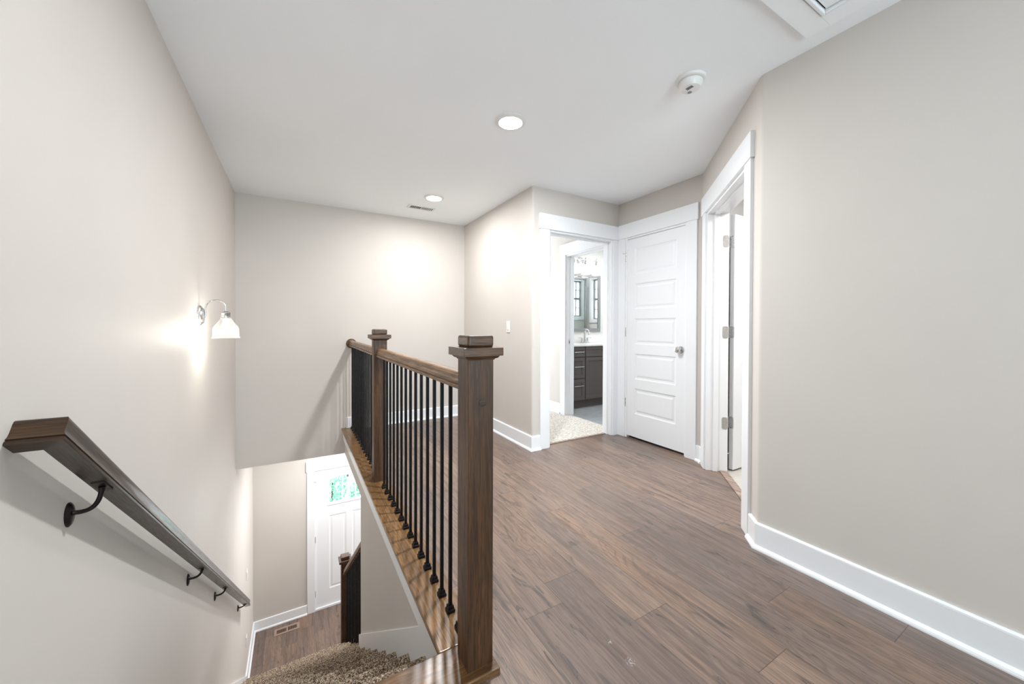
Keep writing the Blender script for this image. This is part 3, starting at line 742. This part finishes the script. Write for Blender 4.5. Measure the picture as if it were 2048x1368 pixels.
bm = lathe(bmesh.new(), (SX, SY, 0), [(0.026, 1.196), (0.030, 1.188), (0.040, 1.170), (0.054, 1.150), (0.064, 1.136), (0.0675, 1.124), (0.068, 1.085), (0.0695, 1.076), (0.0725, 1.072), (0.0725, 1.067), (0.070, 1.066)], n=48, caps=False)
obj('shade', bm, 'shade', sc, smooth=True)
bm = lathe(bmesh.new(), (SX, SY, 0), [(0.004, 1.104), (0.014, 1.108), (0.022, 1.120), (0.025, 1.135), (0.021, 1.152), (0.014, 1.168), (0.012, 1.188)], n=24)
obj('bulb', bm, 'bulb', sc, smooth=True)
pl_ = bpy.data.lights.new('sconce_lamp', 'POINT'); pl_.energy = 2.2; pl_.color = (1, 0.93, 0.83); pl_.shadow_soft_size = 0.02
plo = bpy.data.objects.new('sconce_lamp', pl_); C.objects.link(plo); plo.location = (SX, SY, 1.085)

# ---------------------------------------------------------------- ceiling fittings
labs = ['lit round recessed ceiling light nearer the camera, centre of the hall ceiling', 'lit round recessed ceiling light beside the ceiling air vent']
for i, (x, y) in enumerate(DOWN):
    t = thing('recessed_ceiling_light', labs[i], 'ceiling light', (x, y, HC), 'recessed hall lights')
    bm = lathe(bmesh.new(), (x, y, HC), [(0.098, 0.0), (0.098, 0.003), (0.092, 0.007), (0.080, 0.011), (0.074, 0.012), (0.072, 0.008)], (0, 0, -1), 48)
    obj('trim_ring', bm, 'plastic', t, smooth=True)
    bm = lathe(bmesh.new(), (x, y, HC-0.001), [(0.072, 0.008), (0.066, 0.014), (0.045, 0.019), (0.001, 0.020)], (0, 0, -1), 40)
    obj('lens', bm, 'lens', t, smooth=True)
t = thing('smoke_detector', 'round white smoke detector on the ceiling above the doors', 'smoke detector', (1.783, 1.228, HC))
bm = lathe(bmesh.new(), (1.783, 1.228, HC), [(0.073, 0), (0.073, 0.006), (0.070, 0.012), (0.063, 0.015), (0.060, 0.015)], (0, 0, -1), 40)
obj('base', bm, 'plastic', t, smooth=True)
bm = lathe(bmesh.new(), (1.783, 1.228, HC-0.014), [(0.055, 0), (0.055, 0.003), (0.058, 0.004), (0.058, 0.010), (0.050, 0.030), (0.046, 0.036), (0.036, 0.039), (0.001, 0.040)], (0, 0, -1), 40)
obj('cover', bm, 'plastic', t, smooth=True)
bm = bmesh.new()
for k_ in range(6): bx(bm, 1.755, 1.775, 1.205+k_*0.006, 1.208+k_*0.006, HC-0.0545, HC-0.0538)
obj('sounder_grille', bm, 'dark', t)
bm = lathe(bmesh.new(), (1.800, 1.245, HC-0.053), [(0.011, 0), (0.011, 0.0015), (0.009, 0.002)], (0, 0, -1), 20)
obj('test_button', bm, 'grey_frame', t)
t = thing('ceiling_vent', 'small white rectangular air vent on the ceiling near the back wall', 'vent', (1.18, 4.025, HC))
bm = bmesh.new(); vx0, vx1, vy0, vy1 = 1.035, 1.325, 3.965, 4.090
for a in ((vx0, vx1, vy0, vy0+0.022), (vx0, vx1, vy1-0.022, vy1), (vx0, vx0+0.022, vy0+0.022, vy1-0.022), (vx1-0.022, vx1, vy0+0.022, vy1-0.022), (1.176, 1.184, vy0+0.022, vy1-0.022)): bx(bm, a[0], a[1], a[2], a[3], HC-0.007, HC)
obj('frame', bm, 'plastic', t, bevel=0.002)
obj('duct_shade', B(vx0+0.02, vx1-0.02, vy0+0.02, vy1-0.02, HC-0.0015, HC-0.0005), 'dark', t)  # dark sheet painted as the shade inside the duct
bm = bmesh.new()
for k_ in range(14):
    x = vx0+0.030+k_*0.0172; tl = 0.0035 if x < 1.18 else -0.0055
    loft(bm, [[(x-0.0035+tl, y, HC-0.008), (x-0.002+tl, y, HC-0.008), (x+0.0035-tl, y, HC-0.001), (x+0.002-tl, y, HC-0.001)] for y in (vy0+0.02, vy1-0.02)])
obj('louvres', bm, 'plastic', t)
t = thing('attic_hatch', 'white framed attic hatch on the ceiling beside the right wall', 'hatch', (1.56, 0.38, HC))
hx0, hx1, hy0, hy1 = 1.17, 1.955, -0.02, 0.785
bm = bmesh.new(); f_ = 0.085
for a in ((hx0, hx1, hy1-f_, hy1), (hx0, hx1, hy0, hy0+f_), (hx0, hx0+f_, hy0+f_, hy1-f_), (hx1-f_, hx1, hy0+f_, hy1-f_)): bx(bm, *a, HC-0.019, HC)
obj('frame', bm, 'ceil', t, bevel=0.002)
bm = bmesh.new(); g = f_+0.004
for a in ((hx0+g, hx1-g, hy1-g-0.014, hy1-g), (hx0+g, hx1-g, hy0+g, hy0+g+0.014), (hx0+g, hx0+g+0.014, hy0+g+0.014, hy1-g-0.014), (hx1-g-0.014, hx1-g, hy0+g+0.014, hy1-g-0.014)): bx(bm, *a, HC-0.024, HC-0.001)
obj('inner_bead', bm, 'trim', t, bevel=0.003)
obj('panel', B(hx0+g+0.020, hx1-g-0.020, hy0+g+0.020, hy1-g-0.020, HC-0.012, HC-0.003), 'ceil', t, bevel=0.002)
obj('shadow_gap', B(hx0+f_, hx1-f_, hy0+f_, hy1-f_, HC-0.0025, HC-0.0005), 'dark', t)

# ---------------------------------------------------------------- switches and outlets
def plate(name, label, cat, c, n_axis, sgn, w_=0.07, h_=0.115, kind='rocker'):
    x, y, z = c
    def q(a0_, a1_, z0_, z1_, d0, d1_):
        if n_axis == 'x': return B(min(x+sgn*d0, x+sgn*d1_), max(x+sgn*d0, x+sgn*d1_), y+a0_, y+a1_, z+z0_, z+z1_)
        return B(x+a0_, x+a1_, min(y+sgn*d0, y+sgn*d1_), max(y+sgn*d0, y+sgn*d1_), z+z0_, z+z1_)
    t = thing(name, label, cat, c)
    obj('cover_plate', q(-w_/2, w_/2, -h_/2, h_/2, 0, 0.006), 'plastic', t, bevel=0.002)
    if kind == 'rocker': obj('rocker', q(-0.0165, 0.0165, -0.033, 0.033, 0.006, 0.0095), 'plastic', t, bevel=0.002)
    else:
        for dz in (-0.02, 0.02):
            o = obj('socket_face', q(-0.016, 0.016, dz-0.014, dz+0.014, 0.006, 0.008), 'plastic', t, bevel=0.003)
    return t
plate('light_switch', 'white rocker light switch on the hall wall left of the bedroom doorway', 'light switch', (XC, 3.318, 1.142), 'x', -1)
plate('light_switch', 'white light switch at the foot of the stairs on the left wall', 'light switch', (XL, 5.33, -1.79), 'x', 1)
plate('wall_outlet', 'white outlet low on the left wall at the foot of the stairs', 'outlet', (XL, 5.26, -2.52), 'x', 1, kind='outlet')

# entry floor register
t = thing('floor_register', 'tan slotted floor register beside the entry wall baseboard', 'vent', (-0.13, 5.885, ZL))
rx0, rx1, ry0, ry1 = -0.275, 0.02, 5.82, 5.945
bm = bmesh.new()
for a in ((rx0, rx1, ry0, ry0+0.028), (rx0, rx1, ry1-0.028, ry1), (rx0, rx0+0.03, ry0+0.028, ry1-0.028), (rx1-0.03, rx1, ry0+0.028, ry1-0.028), (-0.135, -0.120, ry0+0.028, ry1-0.028)): bx(bm, *a, ZL, ZL+0.006)
obj('frame', bm, 'register', t, bevel=0.002)
obj('duct_shade', B(rx0+0.02, rx1-0.02, ry0+0.02, ry1-0.02, ZL+0.0005, ZL+0.0015), 'dark', t)  # dark sheet for the shade below the slats
bm = bmesh.new()
for k_ in range(18):
    x = rx0+0.038+k_*0.013
    bx(bm, x, x+0.004, ry0+0.026, ry1-0.026, ZL+0.001, ZL+0.005)
obj('slats', bm, 'register', t)

# ---------------------------------------------------------------- bathroom
van = thing('vanity_cabinet', 'charcoal shaker vanity cabinet with silver pulls in the bathroom', 'vanity', (3.72, 4.27, 0))
VX0, VX1, VF = 3.117, 4.335, 4.0
bm = B(VX0, VX1, VF+0.02, YV, 0.11, 0.868); obj('carcass', bm, 'cabinet', van)
obj('toe_kick', B(VX0, VX1, VF+0.075, YV-0.02, 0.0, 0.11), 'cabinet', van)
def shaker(name, x0, x1, z0, z1, rail_=0.05, pull=None):
    bm = bmesh.new(); y0, y1 = VF, VF+0.02
    for a in ((x0, x1, z1-rail_, z1), (x0, x1, z0, z0+rail_), (x0, x0+rail_, z0+rail_, z1-rail_), (x1-rail_, x1, z0+rail_, z1-rail_)): bx(bm, a[0], a[1], y0, y1, a[2], a[3])
    bx(bm, x0+rail_-0.002, x1-rail_+0.002, y0+0.010, y1, z0+rail_-0.002, z1-rail_+0.002)
    o = obj(name, bm, 'cabinet', van, bevel=0.0015)
    if pull:
        xc, zc = pull; bm = bmesh.new()
        tube(bm, [(xc-0.085, VF-0.028, zc), (xc+0.085, VF-0.028, zc)], 0.0058, 12)
        for dx in (-0.06, 0.06): tube(bm, [(xc+dx, VF-0.028, zc), (xc+dx, VF+0.002, zc)], 0.004, 10)
        tag(obj('pull', bm, 'chrome', o, smooth=True), 'silver bar pull')
    return o
xd = 3.503
shaker('drawer', VX0+0.01, xd-0.006, 0.725, 0.862, 0.042, (3.372, 0.792))
shaker('drawer', VX0+0.01, xd-0.006, 0.425, 0.712, 0.05, (3.372, 0.588))
shaker('drawer', VX0+0.01, xd-0.006, 0.122, 0.412, 0.05, (3.372, 0.322))
shaker('false_front', xd+0.012, 4.325, 0.725, 0.862, 0.042)
shaker('door', xd+0.012, 3.915, 0.122, 0.712, 0.05)
shaker('door', 3.921, 4.325, 0.122, 0.712, 0.05)
bm = bmesh.new(); bx(bm, VX0-0.001, VX1+0.01, VF-0.012, YV, 0.869, 0.893); bx(bm, VX0-0.001, VX1+0.01, YV-0.018, YV, 0.893, 1.005)
tag(obj('countertop', bm, 'counter', loc=(3.72, 4.27, 0.869), bevel=0.003), 'white vanity countertop with a low backsplash', 'countertop')
fc = thing('faucet', 'brushed nickel two handle bathroom faucet on the white countertop', 'faucet', (3.87, 4.44, 0.893))
FX, FY = 3.87, 4.44
bm = bmesh.new(); bx(bm, FX-0.085, FX+0.085, FY-0.026, FY+0.026, 0.893, 0.903)
obj('deck_plate', bm, 'nickel', fc, bevel=0.004)
obj('spout', tube(bmesh.new(), [(FX, FY, 0.90), (FX, FY, 1.02)]+[(FX, FY-0.05+0.05*math.cos(a_), 1.045+0.05*math.sin(a_)) for a_ in [PI*0.95*i/12 for i in range(13)]]+[(FX, FY-0.105, 1.02)], [0.018, 0.013]+[0.012]*13+[0.012], 16), 'nickel', fc, smooth=True)
for sx in (-1, 1):
    o = obj('handle', lathe(bmesh.new(), (FX+sx*0.055, FY, 0.90), [(0.020, 0), (0.015, 0.02), (0.012, 0.055), (0.013, 0.07), (0.004, 0.074)], n=20), 'nickel', fc, smooth=True)
    obj('lever', tube(bmesh.new(), [(FX+sx*0.055, FY, 0.966), (FX+sx*0.085, FY-0.005, 0.972), (FX+sx*0.125, FY-0.01, 0.972)], [0.007, 0.006, 0.005], 10), 'nickel', o, smooth=True)
mr = thing('wall_mirror', 'grey framed rectangular mirror above the bathroom vanity', 'mirror', (3.855, YV, 1.52))
bm = bmesh.new(); mx0, mx1, mz0, mz1, mf = 3.43, 4.283, 1.066, 1.985, 0.052
for a in ((mx0, mx1, mz1-mf, mz1), (mx0, mx1, mz0, mz0+mf), (mx0, mx0+mf, mz0+mf, mz1-mf), (mx1-mf, mx1, mz0+mf, mz1-mf)): bx(bm, a[0], a[1], YV-0.022, YV, a[2], a[3])
obj('frame', bm, 'grey_frame', mr, bevel=0.002)
obj('mirror_glass', B(mx0+mf-0.003, mx1-mf+0.003, YV-0.010, YV-0.002, mz0+mf-0.003, mz1-mf+0.003), 'mirror', mr)
vl = thing('vanity_light', 'nickel bar light with three lit glass shades above the mirror', 'wall light', (3.866, YV, 2.17))
bm = bmesh.new(); lathe(bm, (3.866, YV, 2.175), [(0.06, 0), (0.06, 0.015), (0.045, 0.022), (0.001, 0.024)], (0, -1, 0), 32)
obj('backplate', bm, 'nickel', vl, smooth=True)
bm = bmesh.new(); tube(bm, [(3.62, YV-0.13, 2.175), (4.115, YV-0.13, 2.175)], 0.006, 12); tube(bm, [(3.866, YV-0.02, 2.175), (3.866, YV-0.13, 2.175)], 0.008, 12)
obj('bar', bm, 'nickel', vl, smooth=True)
for x in (3.643, 3.866, 4.089):
    y = YV-0.13
    o = obj('lamp_socket', lathe(bmesh.new(), (x, y, 2.10), [(0.027, 0), (0.027, 0.01), (0.020, 0.015), (0.020, 0.045), (0.012, 0.06), (0.008, 0.10), (0.011, 0.105), (0.004, 0.115)], n=20), 'nickel', vl, smooth=True)
    bm = lathe(bmesh.new(), (x, y, 0), [(0.026, 2.105), (0.045, 2.085), (0.060, 2.06), (0.064, 2.03), (0.066, 1.955), (0.064, 1.955), (0.062, 2.03)], n=28, caps=False)
    obj('shade', bm, 'bathshade', o, smooth=True)
# framed glass shower panel that the mirror reflects
sp = thing('shower_panel', 'grey framed clear glass shower panel reflected in the bathroom mirror', 'shower screen', (4.75, 3.22, 0))
bm = bmesh.new()
bx(bm, 5.112, 5.145, 3.20, 3.225, 0, 2.12); bx(bm, 4.3, 5.112, 3.20, 3.225, 2.095, 2.12); bx(bm, 4.3, 5.112, 3.20, 3.225, 0, 0.03)
obj('frame', bm, 'grey_frame', sp); obj('glass', B(4.3, 5.115, 3.21, 3.216, 0.03, 2.10), 'pane', sp)

# ---------------------------------------------------------------- outside the front door
tag(obj('front_walk', B(-6, 8, YF+0.13, 16, ZL-0.25, ZL-0.2), 'lawn'), 'pale ground outside the front door', 'ground', kind='structure')
def shrub(x, y, rad, h, seed, label):
    rnd = random.Random(seed); t = thing('shrub', label, 'shrub', (x, y, ZL-0.2), 'shrubs outside the front door')
    obj('stem', tube(bmesh.new(), [(x, y, ZL-0.2), (x+0.03, y, ZL-0.2+h*0.6)], [0.03, 0.015], 8), 'bark', t)
    bm = bmesh.new()
    for _ in range(1100):
        a_, b_ = rnd.uniform(0, 2*PI), math.acos(rnd.uniform(-1, 1)); rr_ = rad*rnd.uniform(0.35, 1)**0.5
        p = Vector((x+rr_*math.sin(b_)*math.cos(a_), y+rr_*math.sin(b_)*math.sin(a_), ZL-0.2+h*0.55+h*0.5*rr_/rad*math.cos(b_)))
        d = Vector((rnd.gauss(0, 1), rnd.gauss(0, 1), rnd.gauss(0, 1))).normalized(); e = d.cross(Vector((0.3, 0.5, 0.8))).normalized(); s_ = rnd.uniform(0.035, 0.06)
        bm.faces.new([bm.verts.new(p+d*s_), bm.verts.new(p+e*s_*0.5), bm.verts.new(p-d*s_), bm.verts.new(p-e*s_*0.5)])
    obj('foliage', bm, 'leaf', t)
shrub(0.66, 9.3, 0.34, 1.3, 1, 'leafy green shrub seen through the left pane of the front door')
shrub(1.35, 8.9, 0.40, 0.9, 2, 'leafy green shrub seen through the middle pane of the front door')
shrub(1.25, 11.6, 0.55, 1.6, 3, 'leafy green shrub farther off behind the others')
